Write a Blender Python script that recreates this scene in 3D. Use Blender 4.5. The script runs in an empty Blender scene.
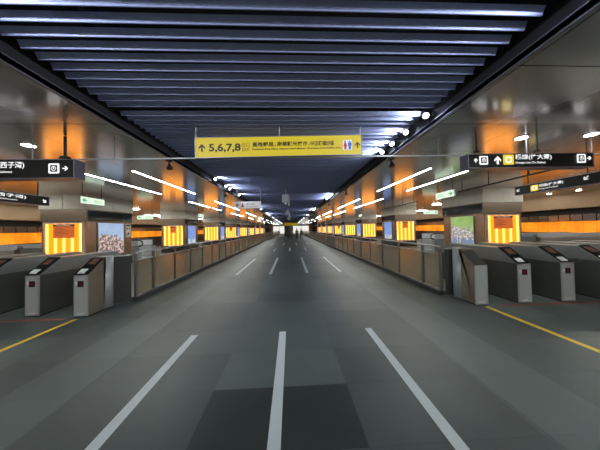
import bpy, math, random
from mathutils import Matrix, Vector
random.seed(7)
C = bpy.context.collection
SC = bpy.context.scene
PI = math.pi

EV = 1.7; K = 2**EV          # camera exposure; lit faces are set by how bright they read
# ------------------------------------------------------------------ materials
MATS = {}
def newmat(name):
    m = bpy.data.materials.new(name); m.use_nodes = True
    nt = m.node_tree
    for n in list(nt.nodes): nt.nodes.remove(n)
    out = nt.nodes.new('ShaderNodeOutputMaterial')
    MATS[name] = m
    return m, nt, out
def N(nt, typ, **kw):
    n = nt.nodes.new(typ)
    for k, v in kw.items():
        if k in n.inputs: n.inputs[k].default_value = v
        else: setattr(n, k, v)
    return n
def pbr(name, col, rough=.5, metal=0., noise=0., nscale=20, stretch=(1,1,1), spec=.5, emit=None, es=0):
    m, nt, out = newmat(name)
    b = N(nt, 'ShaderNodeBsdfPrincipled')
    b.inputs['Base Color'].default_value = (*col, 1)
    b.inputs['Roughness'].default_value = rough
    b.inputs['Metallic'].default_value = metal
    b.inputs['Specular IOR Level'].default_value = spec
    if emit:
        b.inputs['Emission Color'].default_value = (*emit, 1); b.inputs['Emission Strength'].default_value = es
    tc = N(nt, 'ShaderNodeTexCoord')
    mp = N(nt, 'ShaderNodeMapping'); mp.inputs['Scale'].default_value = stretch
    nz = N(nt, 'ShaderNodeTexNoise'); nz.inputs['Scale'].default_value = nscale; nz.inputs['Detail'].default_value = 3
    nt.links.new(tc.outputs['Object'], mp.inputs[0]); nt.links.new(mp.outputs[0], nz.inputs['Vector'])
    if noise:
        mx = N(nt, 'ShaderNodeMix', data_type='RGBA')
        mx.inputs[6].default_value = (*[c*(1-noise) for c in col], 1)
        mx.inputs[7].default_value = (*[min(1, c*(1+noise)) for c in col], 1)
        nt.links.new(nz.outputs[0], mx.inputs[0]); nt.links.new(mx.outputs[2], b.inputs['Base Color'])
    nt.links.new(b.outputs[0], out.inputs[0])
    return m
def emis(name, col, s):
    m, nt, out = newmat(name)
    e = N(nt, 'ShaderNodeEmission'); e.inputs[0].default_value = (*col, 1); e.inputs[1].default_value = s
    nt.links.new(e.outputs[0], out.inputs[0])
    return m
def math_(nt, op, a, b=None):
    n = N(nt, 'ShaderNodeMath', operation=op)
    for i, v in enumerate((a, b)):
        if v is None: continue
        if isinstance(v, (int, float)): n.inputs[i].default_value = v
        else: nt.links.new(v, n.inputs[i])
    return n.outputs[0]

# floor : polished grey stone slabs
def floor_mat():
    m, nt, out = newmat('floor_stone')
    b = N(nt, 'ShaderNodeBsdfPrincipled')
    tc = N(nt, 'ShaderNodeTexCoord'); sp = N(nt, 'ShaderNodeSeparateXYZ')
    nt.links.new(tc.outputs['Object'], sp.inputs[0])
    x, y = sp.outputs[0], sp.outputs[1]
    sx = math_(nt, 'ADD', x, .80); sx = math_(nt, 'DIVIDE', sx, 1.34)
    sy = math_(nt, 'ADD', y, .38); sy = math_(nt, 'DIVIDE', sy, .655)
    cx = math_(nt, 'FLOOR', sx); cy = math_(nt, 'FLOOR', sy)
    cb = N(nt, 'ShaderNodeCombineXYZ'); nt.links.new(cx, cb.inputs[0]); nt.links.new(cy, cb.inputs[1])
    wn = N(nt, 'ShaderNodeTexWhiteNoise'); nt.links.new(cb.outputs[0], wn.inputs[0])
    nz = N(nt, 'ShaderNodeTexNoise'); nz.inputs['Scale'].default_value = 1.1; nz.inputs['Detail'].default_value = 2
    nz2 = N(nt, 'ShaderNodeTexNoise'); nz2.inputs['Scale'].default_value = 140
    nt.links.new(tc.outputs['Object'], nz.inputs['Vector']); nt.links.new(tc.outputs['Object'], nz2.inputs['Vector'])
    v = math_(nt, 'MULTIPLY', wn.outputs[0], .22)
    v = math_(nt, 'ADD', v, math_(nt, 'MULTIPLY', nz.outputs[0], .35))
    v = math_(nt, 'ADD', v, math_(nt, 'MULTIPLY', nz2.outputs[0], .3))
    # lighter stone band along each side of the walkway
    ax = math_(nt, 'ABSOLUTE', math_(nt, 'ADD', x, .12))
    band = math_(nt, 'MULTIPLY', math_(nt, 'GREATER_THAN', ax, 2.05), math_(nt, 'LESS_THAN', ax, 2.75))
    v = math_(nt, 'ADD', v, math_(nt, 'MULTIPLY', band, .22))
    # the single darker replacement slab close to the viewer
    d = math_(nt, 'MULTIPLY', math_(nt, 'LESS_THAN', math_(nt, 'ABSOLUTE', cx), .5), math_(nt, 'LESS_THAN', cy, 3.5))
    d = math_(nt, 'MULTIPLY', d, math_(nt, 'GREATER_THAN', cy, 2.5))
    v = math_(nt, 'SUBTRACT', v, math_(nt, 'MULTIPLY', d, .28))
    # thin slab joints
    fx = math_(nt, 'FRACT', sx); fy = math_(nt, 'FRACT', sy)
    j = math_(nt, 'MAXIMUM', math_(nt, 'LESS_THAN', fx, .004), math_(nt, 'LESS_THAN', fy, .009))
    v = math_(nt, 'SUBTRACT', v, math_(nt, 'MULTIPLY', j, .12))
    cr = N(nt, 'ShaderNodeValToRGB')
    cr.color_ramp.elements[0].position = .05; cr.color_ramp.elements[0].color = (.026, .034, .035, 1)
    cr.color_ramp.elements[1].position = .85; cr.color_ramp.elements[1].color = (.132, .158, .157, 1)
    nt.links.new(v, cr.inputs[0]); nt.links.new(cr.outputs[0], b.inputs['Base Color'])
    b.inputs['Roughness'].default_value = .40
    b.inputs['Specular IOR Level'].default_value = .34
    nt.links.new(b.outputs[0], out.inputs[0])
floor_mat()

# soffit : satin metal ceiling panels with fine open joints
def soffit_mat():
    m, nt, out = newmat('soffit_metal')
    b = N(nt, 'ShaderNodeBsdfPrincipled')
    tc = N(nt, 'ShaderNodeTexCoord'); sp = N(nt, 'ShaderNodeSeparateXYZ')
    nt.links.new(tc.outputs['Object'], sp.inputs[0])
    x, y = sp.outputs[0], sp.outputs[1]
    fy = math_(nt, 'FRACT', math_(nt, 'DIVIDE', math_(nt, 'SUBTRACT', y, 3.27), 1.22))
    ax = math_(nt, 'ABSOLUTE', math_(nt, 'ADD', x, .1))
    fx = math_(nt, 'FRACT', math_(nt, 'DIVIDE', math_(nt, 'SUBTRACT', ax, 3.9), 1.45))
    j = math_(nt, 'MAXIMUM', math_(nt, 'LESS_THAN', fx, .009), math_(nt, 'LESS_THAN', fy, .014))
    mx = N(nt, 'ShaderNodeMix', data_type='RGBA')
    mx.inputs[6].default_value = (.74, .72, .70, 1); mx.inputs[7].default_value = (.06, .055, .05, 1)
    nt.links.new(j, mx.inputs[0]); nt.links.new(mx.outputs[2], b.inputs['Base Color'])
    b.inputs['Metallic'].default_value = .68; b.inputs['Roughness'].default_value = .17
    nt.links.new(b.outputs[0], out.inputs[0])
soffit_mat()

pbr('void_black', (.006, .006, .008), .7)
pbr('fascia_black', (.018, .018, .022), .5)
pbr('edge_trim', (.32, .32, .33), .35, .8)
pbr('slat_blue', (.50, .56, .95), .6, .0, .2, 30)
pbr('slat_nose', (.30, .34, .58), .5, 0)
pbr('brown_metal', (.50, .38, .27), .26, .85, .12, 4, (1, 1, 6))
pbr('dark_band', (.22, .17, .13), .3, .6)
pbr('cream_panel', (.86, .82, .72), .4, .1, .05, 3)
pbr('dark_glass', (.02, .026, .024), .08, 0)
pbr('steel', (.58, .59, .60), .3, .9, .06, 60, (1, 1, .05))
pbr('steel_light', (.50, .52, .53), .38, .3, .05, 60, (1, 1, .05))
pbr('steel_dark', (.10, .104, .098), .35, .45, .08, 5)
pbr('steel_mid', (.30, .31, .30), .32, .55, .06, 5)
pbr('post_metal', (.28, .26, .25), .35, .85)
pbr('panel_dark', (.06, .058, .055), .3, .3)
pbr('black_gloss', (.012, .012, .014), .12)
pbr('black_matte', (.015, .015, .016), .55)
pbr('white_plastic', (.75, .77, .8), .4)
pbr('grey_plastic', (.35, .36, .38), .45)
pbr('line_white', (.54, .59, .62), .5, 0, .12, 60)
pbr('line_yellow', (.78, .52, .05), .5, 0, .1, 40)
pbr('line_red', (.24, .06, .035), .5, 0, .1, 40)
pbr('kerb_dark', (.05, .05, .048), .4)
pbr('stone_dark', (.05, .04, .033), .18, 0, .4, 6)
pbr('wall_metal', (.36, .33, .29), .16, .9, .25, 3, (1, 1, 3))
pbr('beam_brown', (.42, .27, .15), .35, .3)
pbr('sign_frame', (.20, .20, .27), .4, .6)
pbr('sign_black', (.008, .009, .009), .45, 0, 0, 1, spec=.2)
pbr('sign_yellow', (.46, .35, .01), .5, 0, 0, 1, emit=(.75, .55, .015), es=.33/K)
pbr('sign_grey', (.55, .53, .53), .45, emit=(.5, .48, .48), es=.4/K)
pbr('ink_black', (.012, .012, .014), .5)
pbr('ink_olive', (.14, .11, .015), .5)
pbr('ink_red', (.55, .04, .05), .5)
pbr('ink_blue', (.03, .12, .55), .5)
pbr('notice_red', (.62, .13, .03), .5, emit=(.75, .15, .02), es=.5/K)
pbr('notice_dark', (.10, .025, .015), .5)
pbr('coat', (.02, .022, .03), .8)
pbr('trousers', (.03, .035, .05), .8)
pbr('shirt_white', (.6, .6, .6), .8)
pbr('skin', (.5, .3, .22), .6)
pbr('hair', (.01, .009, .008), .6)
emis('tube_white', (.95, 1, .93), 20)
emis('downlight_white', (1, .98, .92), 10)
emis('spot_lens', (.92, .97, 1), 5)
emis('letter_white', (1, 1, 1), 1.15/K)
emis('letter_dim', (1, .97, .9), .75/K)
emis('icon_yellow', (1, .72, .05), .85/K)
emis('exit_face', (.78, .95, .74), 1.1/K)
emis('exit_green', (.03, .42, .16), .7/K)
emis('led_red', (.55, .02, .05), .3/K)
emis('screen_orange', (.6, .22, .13), .3/K)
emis('shop_white', (1, .97, .9), .9/K)
emis('notice_white', (1, .85, .7), .7/K)

def amber_mat(name, base, peak, stripes, phase, sb, sp_):
    m, nt, out = newmat(name)
    tc = N(nt, 'ShaderNodeTexCoord'); sp = N(nt, 'ShaderNodeSeparateXYZ')
    nt.links.new(tc.outputs['Object'], sp.inputs[0])
    a = math_(nt, 'MULTIPLY', sp.outputs[0], 2*PI*stripes)
    a = math_(nt, 'ADD', a, phase)
    c = math_(nt, 'COSINE', a)
    c = math_(nt, 'ADD', math_(nt, 'MULTIPLY', c, .5), .5)
    c = math_(nt, 'POWER', c, 3.0)
    mx = N(nt, 'ShaderNodeMix', data_type='RGBA')
    mx.inputs[6].default_value = (*base, 1); mx.inputs[7].default_value = (*peak, 1)
    nt.links.new(c, mx.inputs[0])
    e = N(nt, 'ShaderNodeEmission'); nt.links.new(mx.outputs[2], e.inputs[0])
    nt.links.new(math_(nt, 'ADD', math_(nt, 'MULTIPLY', c, sp_-sb), sb), e.inputs[1])
    nt.links.new(e.outputs[0], out.inputs[0])
amber_mat('amber_box', (1, .29, .012), (1, .42, .10), 3.1, PI*.0, 1.6/K, 3.8/K)
# amber glass band on the outer walls, lit from behind
def band_mat():
    m, nt, out = newmat('amber_wall')
    tc = N(nt, 'ShaderNodeTexCoord')
    nz = N(nt, 'ShaderNodeTexNoise'); nz.inputs['Scale'].default_value = 1.6
    nt.links.new(tc.outputs['Object'], nz.inputs['Vector'])
    cr = N(nt, 'ShaderNodeValToRGB')
    cr.color_ramp.elements[0].position = .3; cr.color_ramp.elements[0].color = (.70, .19, .008, 1)
    cr.color_ramp.elements[1].position = .7; cr.color_ramp.elements[1].color = (1, .33, .02, 1)
    nt.links.new(nz.outputs[0], cr.inputs[0])
    b = N(nt, 'ShaderNodeBsdfPrincipled'); b.inputs['Roughness'].default_value = .15
    nt.links.new(cr.outputs[0], b.inputs['Base Color']); nt.links.new(cr.outputs[0], b.inputs['Emission Color'])
    b.inputs['Emission Strength'].default_value = .8/K
    nt.links.new(b.outputs[0], out.inputs[0])
band_mat()
# etched glass of the railing
def glass_mat():
    m, nt, out = newmat('etched_glass')
    tr = N(nt, 'ShaderNodeBsdfTransparent'); tr.inputs[0].default_value = (.9, .87, .80, 1)
    b = N(nt, 'ShaderNodeBsdfPrincipled'); b.inputs['Base Color'].default_value = (.66, .50, .32, 1)
    b.inputs['Metallic'].default_value = .85; b.inputs['Roughness'].default_value = .2
    tc = N(nt, 'ShaderNodeTexCoord'); sp = N(nt, 'ShaderNodeSeparateXYZ')
    nt.links.new(tc.outputs['Object'], sp.inputs[0])
    f = math_(nt, 'FRACT', math_(nt, 'MULTIPLY', sp.outputs[2], 22))
    f = math_(nt, 'ADD', math_(nt, 'MULTIPLY', math_(nt, 'GREATER_THAN', f, .5), .12), .17)
    mx = N(nt, 'ShaderNodeMixShader'); nt.links.new(f, mx.inputs[0])
    nt.links.new(tr.outputs[0], mx.inputs[1]); nt.links.new(b.outputs[0], mx.inputs[2])
    nt.links.new(mx.outputs[0], out.inputs[0])
glass_mat()
# printed posters
def poster_mat(name, sky1, sky2, lo1, lo2, split, sc, extra=None):
    m, nt, out = newmat(name)
    tc = N(nt, 'ShaderNodeTexCoord'); sp = N(nt, 'ShaderNodeSeparateXYZ')
    nt.links.new(tc.outputs['Object'], sp.inputs[0])
    z = sp.outputs[2]
    nz = N(nt, 'ShaderNodeTexNoise'); nz.inputs['Scale'].default_value = sc; nz.inputs['Detail'].default_value = 5
    nb = N(nt, 'ShaderNodeTexNoise'); nb.inputs['Scale'].default_value = 2.6
    nt.links.new(tc.outputs['Object'], nz.inputs['Vector']); nt.links.new(tc.outputs['Object'], nb.inputs['Vector'])
    edge = math_(nt, 'ADD', z, math_(nt, 'MULTIPLY', math_(nt, 'SUBTRACT', nb.outputs[0], .5), 1.3))
    edge = math_(nt, 'ADD', edge, math_(nt, 'MULTIPLY', math_(nt, 'SUBTRACT', nz.outputs[0], .5), .5))
    top = math_(nt, 'GREATER_THAN', edge, split)
    c1 = N(nt, 'ShaderNodeMix', data_type='RGBA'); c1.inputs[6].default_value = (*sky1, 1); c1.inputs[7].default_value = (*sky2, 1)
    nt.links.new(nb.outputs[0], c1.inputs[0])
    cr = N(nt, 'ShaderNodeValToRGB')
    cr.color_ramp.elements[0].position = .4; cr.color_ramp.elements[0].color = (*lo1, 1)
    cr.color_ramp.elements[1].position = .62; cr.color_ramp.elements[1].color = (*lo2, 1)
    nt.links.new(nz.outputs[0], cr.inputs[0])
    mx = N(nt, 'ShaderNodeMix', data_type='RGBA')
    nt.links.new(top, mx.inputs[0]); nt.links.new(cr.outputs[0], mx.inputs[6]); nt.links.new(c1.outputs[2], mx.inputs[7])
    col = mx.outputs[2]
    if extra:
        m2 = N(nt, 'ShaderNodeMix', data_type='RGBA'); m2.inputs[7].default_value = (*extra, 1)
        nt.links.new(math_(nt, 'LESS_THAN', edge, -.42), m2.inputs[0]); nt.links.new(col, m2.inputs[6]); col = m2.outputs[2]
    b = N(nt, 'ShaderNodeBsdfPrincipled'); b.inputs['Roughness'].default_value = .3
    nt.links.new(col, b.inputs['Base Color']); nt.links.new(col, b.inputs['Emission Color'])
    b.inputs['Emission Strength'].default_value = .55/K
    nt.links.new(b.outputs[0], out.inputs[0])
poster_mat('poster_blossom', (.25, .42, .75), (.62, .74, .9), (.16, .10, .09), (.85, .66, .62), .12, 9)
poster_mat('poster_park', (.20, .42, .06), (.55, .75, .30), (.28, .24, .24), (.85, .80, .76), .18, 12, (.22, .28, .46))
poster_mat('poster_sky', (.12, .25, .75), (.35, .5, .9), (.55, .6, .7), (.8, .85, .9), -.45, 4)

# ------------------------------------------------------------------ mesh builder
class MB:
    def __init__(s): s.v = []; s.f = []; s.m = []
    def add(s, vs, fs, mi=0):
        o = len(s.v); s.v += [tuple(v) for v in vs]
        s.f += [tuple(i+o for i in f) for f in fs]; s.m += [mi]*len(fs); return s
    def box(s, x0, x1, y0, y1, z0, z1, mi=0):
        return s.add([(x0,y0,z0),(x1,y0,z0),(x1,y1,z0),(x0,y1,z0),(x0,y0,z1),(x1,y0,z1),(x1,y1,z1),(x0,y1,z1)],
              [(0,3,2,1),(4,5,6,7),(0,1,5,4),(1,2,6,5),(2,3,7,6),(3,0,4,7)], mi)
    def prism(s, prof, a0, a1, axis='x', mi=0):
        n = len(prof)
        def P(a, p):
            return {'x': (a, p[0], p[1]), 'y': (p[0], a, p[1]), 'z': (p[0], p[1], a)}[axis]
        vs = [P(a0, p) for p in prof] + [P(a1, p) for p in prof]
        area = sum(prof[i][0]*prof[(i+1) % n][1]-prof[(i+1) % n][0]*prof[i][1] for i in range(n))
        fs = [(i, (i+1) % n, (i+1) % n+n, i+n) for i in range(n)] + [tuple(range(n))[::-1], tuple(range(n, 2*n))]
        flip = (area < 0) != (axis == 'y') != (a1 < a0)
        if flip: fs = [f[::-1] for f in fs]
        return s.add(vs, fs, mi)
    def cyl(s, p0, p1, r, seg=10, mi=0, r1=None):
        p0, p1 = Vector(p0), Vector(p1); d = (p1-p0).normalized()
        u = d.orthogonal().normalized(); w = d.cross(u); r1 = r if r1 is None else r1
        vs = []
        for p, rr in ((p0, r), (p1, r1)):
            vs += [p + (u*math.cos(2*PI*k/seg)+w*math.sin(2*PI*k/seg))*rr for k in range(seg)]
        fs = [(k, (k+1) % seg, (k+1) % seg+seg, k+seg) for k in range(seg)]
        fs += [tuple(range(seg))[::-1], tuple(range(seg, 2*seg))]
        return s.add(vs, fs, mi)
    def tube(s, pts, r, seg=8, mi=0):
        for a, b in zip(pts, pts[1:]): s.cyl(a, b, r, seg, mi)
        return s
    def build(s, name, mats, parent=None, bevel=0, label=None):
        me = bpy.data.meshes.new(name); me.from_pydata(s.v, [], s.f)
        if isinstance(mats, str): mats = [mats]
        for mm in mats: me.materials.append(MATS[mm])
        me.polygons.foreach_set('material_index', s.m); me.update()
        o = bpy.data.objects.new(name, me); C.objects.link(o)
        if parent: o.parent = parent
        if bevel:
            b = o.modifiers.new('bevel', 'BEVEL'); b.width = bevel; b.segments = 2; b.limit_method = 'ANGLE'
        if label: o['label'] = label
        return o
def bx(*a): return MB().box(*a)
def tag(o, label, cat, group=None, kind=None):
    o['label'] = label; o['category'] = cat
    if group: o['group'] = group
    if kind: o['kind'] = kind
    return o
def thing(name, label, cat, loc=(0, 0, 0), rz=0, group=None):
    o = bpy.data.objects.new(name, None); C.objects.link(o); o.empty_display_size = .1
    o.location = loc; o.rotation_euler = (0, 0, rz)
    return tag(o, label, cat, group)
def struct(name, mb, mats, bevel=0):
    o = mb.build(name, mats, None, bevel); o['kind'] = 'structure'; return o
def copy_tree(o, parent=None):
    c = o.copy(); C.objects.link(c)
    if parent: c.parent = parent
    for ch in list(o.children): copy_tree(ch, c)
    return c
ORD = ['first','second','third','fourth','fifth','sixth','seventh','eighth','ninth','tenth','eleventh','twelfth','thirteenth','fourteenth',
       'fifteenth','sixteenth','seventeenth','eighteenth','nineteenth','twentieth']

DG = bpy.context.evaluated_depsgraph_get
def text(name, s, x0, x1, z0, z1, y, mat, parent, bold=.0, depth=.004, label=None):
    """lettering facing local -Y, fitted to the rectangle"""
    cu = bpy.data.curves.new(name, 'FONT'); cu.body = s; cu.size = 1; cu.offset = bold; cu.resolution_u = 3
    tmp = bpy.data.objects.new(name, cu); C.objects.link(tmp)
    bpy.context.view_layer.update()
    me = bpy.data.meshes.new_from_object(tmp.evaluated_get(DG()))
    bpy.data.objects.remove(tmp); bpy.data.curves.remove(cu)
    xs = [v.co.x for v in me.vertices]; ys = [v.co.y for v in me.vertices]
    ax, bx_, ay, by = min(xs), max(xs), min(ys), max(ys)
    for v in me.vertices:
        v.co = (x0+(v.co.x-ax)/(bx_-ax)*(x1-x0), y, z0+(v.co.y-ay)/(by-ay)*(z1-z0))
    me.name = name; me.materials.clear(); me.materials.append(MATS[mat])
    for p in me.polygons: p.material_index = 0
    o = bpy.data.objects.new(name, me); C.objects.link(o); o.parent = parent
    if label: o['label'] = label
    return o
def arrow_mb(cx, cz, size, ang, y=-.004, t=.004, wt=.2):
    """arrow pointing up for ang=0 (turned clockwise by ang), facing -Y"""
    w = wt*.5
    polys = [[(-w,-.5),(w,-.5),(w,.38),(-w,.38)],
             [(0,.5),(-.42,.08),(-.42+.02,-.17),(0,.24)], [(0,.5),(0,.24),(.42-.02,-.17),(.42,.08)]]
    m = MB(); ca, sa = math.cos(ang), math.sin(ang)
    for k, p in enumerate(polys):
        q = [(cx+size*(a*ca+b*sa), cz+size*(-a*sa+b*ca)) for a, b in p]
        m.prism(q, y-.0004*k, y-t-.0004*k, 'y')
    return m
def rrect(x0, x1, z0, z1, r, n=4):
    pts = []
    for cx, cz, a0 in ((x1-r, z1-r, 0), (x0+r, z1-r, PI/2), (x0+r, z0+r, PI), (x1-r, z0+r, 1.5*PI)):
        for k in range(n+1):
            a = a0+PI/2*k/n; pts.append((cx+r*math.cos(a), cz+r*math.sin(a)))
    return pts

XC = -.12
YEND = 78.
YB = -7.
# ------------------------------------------------------------------ the shell
struct('floor', bx(-16.2, 16.2, YB, YEND, -.2, 0), 'floor_stone')
SL, SR = -2.6, 2.27            # edges of the slatted opening
soff = MB().box(-16.2, SL, YB, YEND, 3.2, 3.26).box(SR, 16.2, YB, YEND, 3.2, 3.26)
struct('ceiling', soff, 'soffit_metal')
void = MB().box(SL-.6, SR+.6, YB, YEND, 4.3, 4.4)
struct('ceiling', void, 'void_black')
struct('trim_1', MB().box(SL-.12, SL-.04, YB, YEND, 3.26, 4.3), 'fascia_black')
struct('trim_2', MB().box(SR+.04, SR+.12, YB, YEND, 3.26, 4.3), 'fascia_black')
struct('trim_3', MB().box(SL-.03, SL, YB, YEND, 3.185, 3.27), 'edge_trim')
struct('trim_4', MB().box(SR, SR+.03, YB, YEND, 3.185, 3.27), 'edge_trim')
for sgn, nm in ((-1, 'left'), (1, 'right')):
    def sb(xi, xo, y0, y1, z0, z1): return bx(min(sgn*xi, sgn*xo), max(sgn*xi, sgn*xo), y0, y1, z0, z1)
    struct('wall_'+nm, sb(16, 16.2, YB, YEND, 0, 3.2), 'black_matte')
    struct('baseboard_'+nm, sb(15.9, 16, YB, YEND, 0, 1.05), 'stone_dark')
    g = MB(); mt = MB(); jn = MB()
    n = int((YEND-YB)/.535)
    for k in range(n):
        y0 = YB+k*.535; a, b = sorted((sgn*15.94, sgn*16))
        g.box(a, b, y0, y0+.49, 1.07, 1.71); mt.box(a, b, y0, y0+.49, 1.73, 2.08)
    struct('trim_5' if sgn < 0 else 'trim_6', g, 'amber_wall')
    struct('trim_7' if sgn < 0 else 'trim_8', mt, 'wall_metal')
    struct('trim_9' if sgn < 0 else 'trim_10', sb(15.3, 16, YB, YEND, 2.42, 3.2), 'beam_brown')
ew = MB().box(-16.2, 16.2, YEND, YEND+.2, 0, 4.4)
struct('wall_back', ew, 'wall_metal')
struct('wall_front', bx(-16.2, 16.2, YB-.2, YB, 0, 4.4), 'cream_panel')
# cross beams that divide the slatted ceiling into bays
BP = 7.8; B0 = 3.30
beams = MB()
for k in range(-1, 10): beams.box(SL-.04, SR+.04, B0+BP*k-.07, B0+BP*k+.07, 3.5, 3.8)
struct('trim_11', beams, 'fascia_black')

# ------------------------------------------------------------------ slatted ceiling bays
def slat(mb, y, x0=SL+.03, x1=SR-.06, z=3.40):
    prof = [(y-.006, z+.010), (y+.006, z+.018), (y-.025, z+.066), (y-.037, z+.060)]
    mb.prism(prof, x0, x1, 'x', 0)
    nose = [(y+.012*math.cos(2*PI*k/10), z+.012+.012*math.sin(2*PI*k/10)) for k in range(10)]
    mb.prism(nose, x0, x1, 'x', 1)
PITCH = .1425
for k in range(-1, 10):
    y0 = B0+BP*k+.14; y1 = min(B0+BP*(k+1)-.1, YEND-.5)
    if k == -1: y0 = -.6
    nm = ['overhead, nearest of the blue slatted ceiling bays', 'between the first two dark cross beams'] + \
         ['%s slatted bay beyond the yellow hanging sign' % o for o in ORD]
    t = thing('slat_ceiling', 'bay of dark blue ceiling slats '+nm[k+1], 'ceiling slats', (0, (y0+y1)/2, 3.4), 0, 'slatted ceiling bays')
    cy = (y0+y1)/2
    n = int((y1-y0)/PITCH); far = None
    for i in range(n+1):
        y = y1-i*PITCH-.02
        if k <= 2:
            m = MB(); slat(m, 0, z=0); o = m.build('slat', ['slat_blue', 'slat_nose'], t); o.location = (0, y-cy, 0)
        else:
            far = far or MB(); slat(far, y-cy, z=0)
    if far: far.build('slats', ['slat_blue', 'slat_nose'], t)
    hg = MB()
    for x in (-1.7, .0, 1.5): hg.box(x-.02, x+.02, y0-cy, y1-cy, .0665, .11)
    hg.build('carrier_rail', 'black_matte', t)

# ------------------------------------------------------------------ lamps
TUBES = [(-.6, 3.05), (5.75, 9.45), (11.9, 15.0), (15.4, 17.5), (20.2, 25.6), (28.3, 32.5), (36.5, 39.5), (44.6, 47), (53, 55), (61, 63), (69, 71)]
TUBES = [(-6.5, -2.9), (-1.6, 2.3)] + TUBES[1:]
protos = {}
def strip(x, y0, y1, label, group):
    t = thing('ceiling_light', label, 'light', (x, y0, 3.2), 0, group)
    L = y1-y0
    MB().box(-.045, -.03, 0, L, -.012, 0).box(.03, .045, 0, L, -.012, 0).box(-.03, .03, 0, .015, -.012, 0).box(-.03, .03, L-.015, L, -.012, 0).build('frame', 'edge_trim', t)
    bx(-.03, .03, .015, L-.015, -.010, -.002).build('diffuser', 'tube_white', t)
for (x, sd, row) in ((-4.05, 'left', 'inner'), (-5.45, 'left', 'outer'), (3.87, 'right', 'inner'), (5.2, 'right', 'outer')):
    k = 0
    for (a, b) in TUBES:
        if a < 0: lab = 'white strip light %s in the %s %s row' % ('overhead' if b > 0 else 'behind the viewer', row, sd)
        else:
            lab = '%s white strip light beyond the gates, %s row of the %s metal ceiling' % (ORD[k], row, sd); k += 1
        strip(x, a, b, lab, 'strip lights in the metal ceiling')
for i, (x, y, lab) in enumerate([(4.28, 3.79, 'small round ceiling downlight above the right hanging gate sign, nearer the corridor'), (5.45, 3.65, 'small round ceiling downlight above the right end of the right gate sign'),
        (-4.64, 4.05, 'small round ceiling downlight above the left hanging gate sign'),
        (14.0, 9.9, 'round ceiling downlight near the right amber wall, nearer one'), (13.8, 10.95, 'round ceiling downlight near the right amber wall, farther one'),
        (12.2, 6.8, 'round ceiling downlight above the right gates'), (-13.0, 9.4, 'round ceiling downlight near the left amber wall, nearer one'), (-12.6, 11.6, 'round ceiling downlight near the left amber wall, farther one')]):
    t = thing('downlight', lab, 'light', (x, y, 3.2), 0, 'round downlights')
    MB().cyl((0, 0, -.012), (0, 0, 0), .11, 20).build('rim', 'edge_trim', t)
    MB().cyl((0, 0, -.018), (0, 0, -.013), .085, 20).build('lens', 'downlight_white', t)
# strips of the outer halls, crosswise between the columns
for sgn, sd in ((-1, 'left'), (1, 'right')):
    for k, y in enumerate((4.6, 7.6, 13.2, 15.4, 21.5, 23.6, 29.6, 38)):  # nearest pair is out of view, added to brighten the column fronts
        t = thing('ceiling_light', '%s crosswise white strip light of the %s outer hall' % (ORD[k], sd), 'light', (sgn*12.2, y, 3.2), 0, 'crosswise strip lights of the outer halls')
        MB().box(-1.85, 1.85, -.06, .06, -.02, 0).build('housing', 'edge_trim', t)
        bx(-1.8, 1.8, -.04, .04, -.03, -.021).build('diffuser', 'tube_white', t)

def spot_lamp(name, loc, target, power, size=70, col=(.85, .92, 1)):
    l = bpy.data.lights.new(name, 'SPOT'); l.energy = power; l.spot_size = math.radians(size); l.spot_blend = .6; l.color = col
    l.shadow_soft_size = .04
    o = bpy.data.objects.new(name, l); C.objects.link(o); o.location = loc
    o.rotation_euler = (Vector(target)-Vector(loc)).to_track_quat('-Z', 'Y').to_euler()
    o['kind'] = 'structure'
    return o
# round floodlights on the black fascias
def flood(x, y, z, sgn, label, power, b=0):
    t = thing('floodlight', label, 'floodlight', (x, y, z), 0, 'round floodlights on the black fascias')
    d = Vector((-sgn*.62, -.78, -.02)).normalized()
    MB().cyl((0, 0, 0), d*.09, .035, 12, 0, .05).build('housing', 'black_matte', t)
    MB().cyl(d*.091, d*.096, .044, 14).build('lens', 'spot_lens', t)
    MB().box(*sorted((0, sgn*.055)), -.012, .012, -.012, .012).box(*sorted((sgn*.032, sgn*.055)), -.012, .012, -.085 if sgn > 0 else -.065, -.012).build('bracket', 'black_matte', t)
    if power:
        p = Vector((x, y, z))+d*.12
        spot_lamp('flood_lamp', p, p+Vector((-sgn*1.0, .55 if b >= 0 else 1.0, .02)), power, 120)
k = 0
for b in range(-1, 8):  # floods of the nearest bay are unseen, added to light the slat faces
    for dy in ((.1, .7, 1.25, 1.75) if 0 <= b < 3 else (.4, 1.5) if b >= 3 else (3.9, 4.6, 5.3, 5.85)):
        y = 3.3+BP*b+dy
        flood(SR-.03, y, 3.36, 1, ('%s glowing floodlight along the right black ceiling edge' % (ORD[k] if k < 20 else ORD[k-20]+' far')), 38 if b < 0 else (12 if b < 4 else 0), b); k += 1
k = 0
for b in range(-1, 8):  # left side too: nearest bay's floods are unseen extras that brighten the slats
    for dy in ((4.2, 5.4, 5.95, 7.6) if 0 <= b < 3 else (4.6, 6.2) if b >= 3 else (3.9, 4.6, 5.3, 5.8)):
        y = 3.3+BP*b+dy
        flood(SL+.03, y, 3.34, -1, '%s glowing floodlight along the left black ceiling edge' % (ORD[k] if k < 20 else ORD[k-20]+' far'), 34 if b < 0 else (10 if b < 4 else 0), b); k += 1
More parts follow.
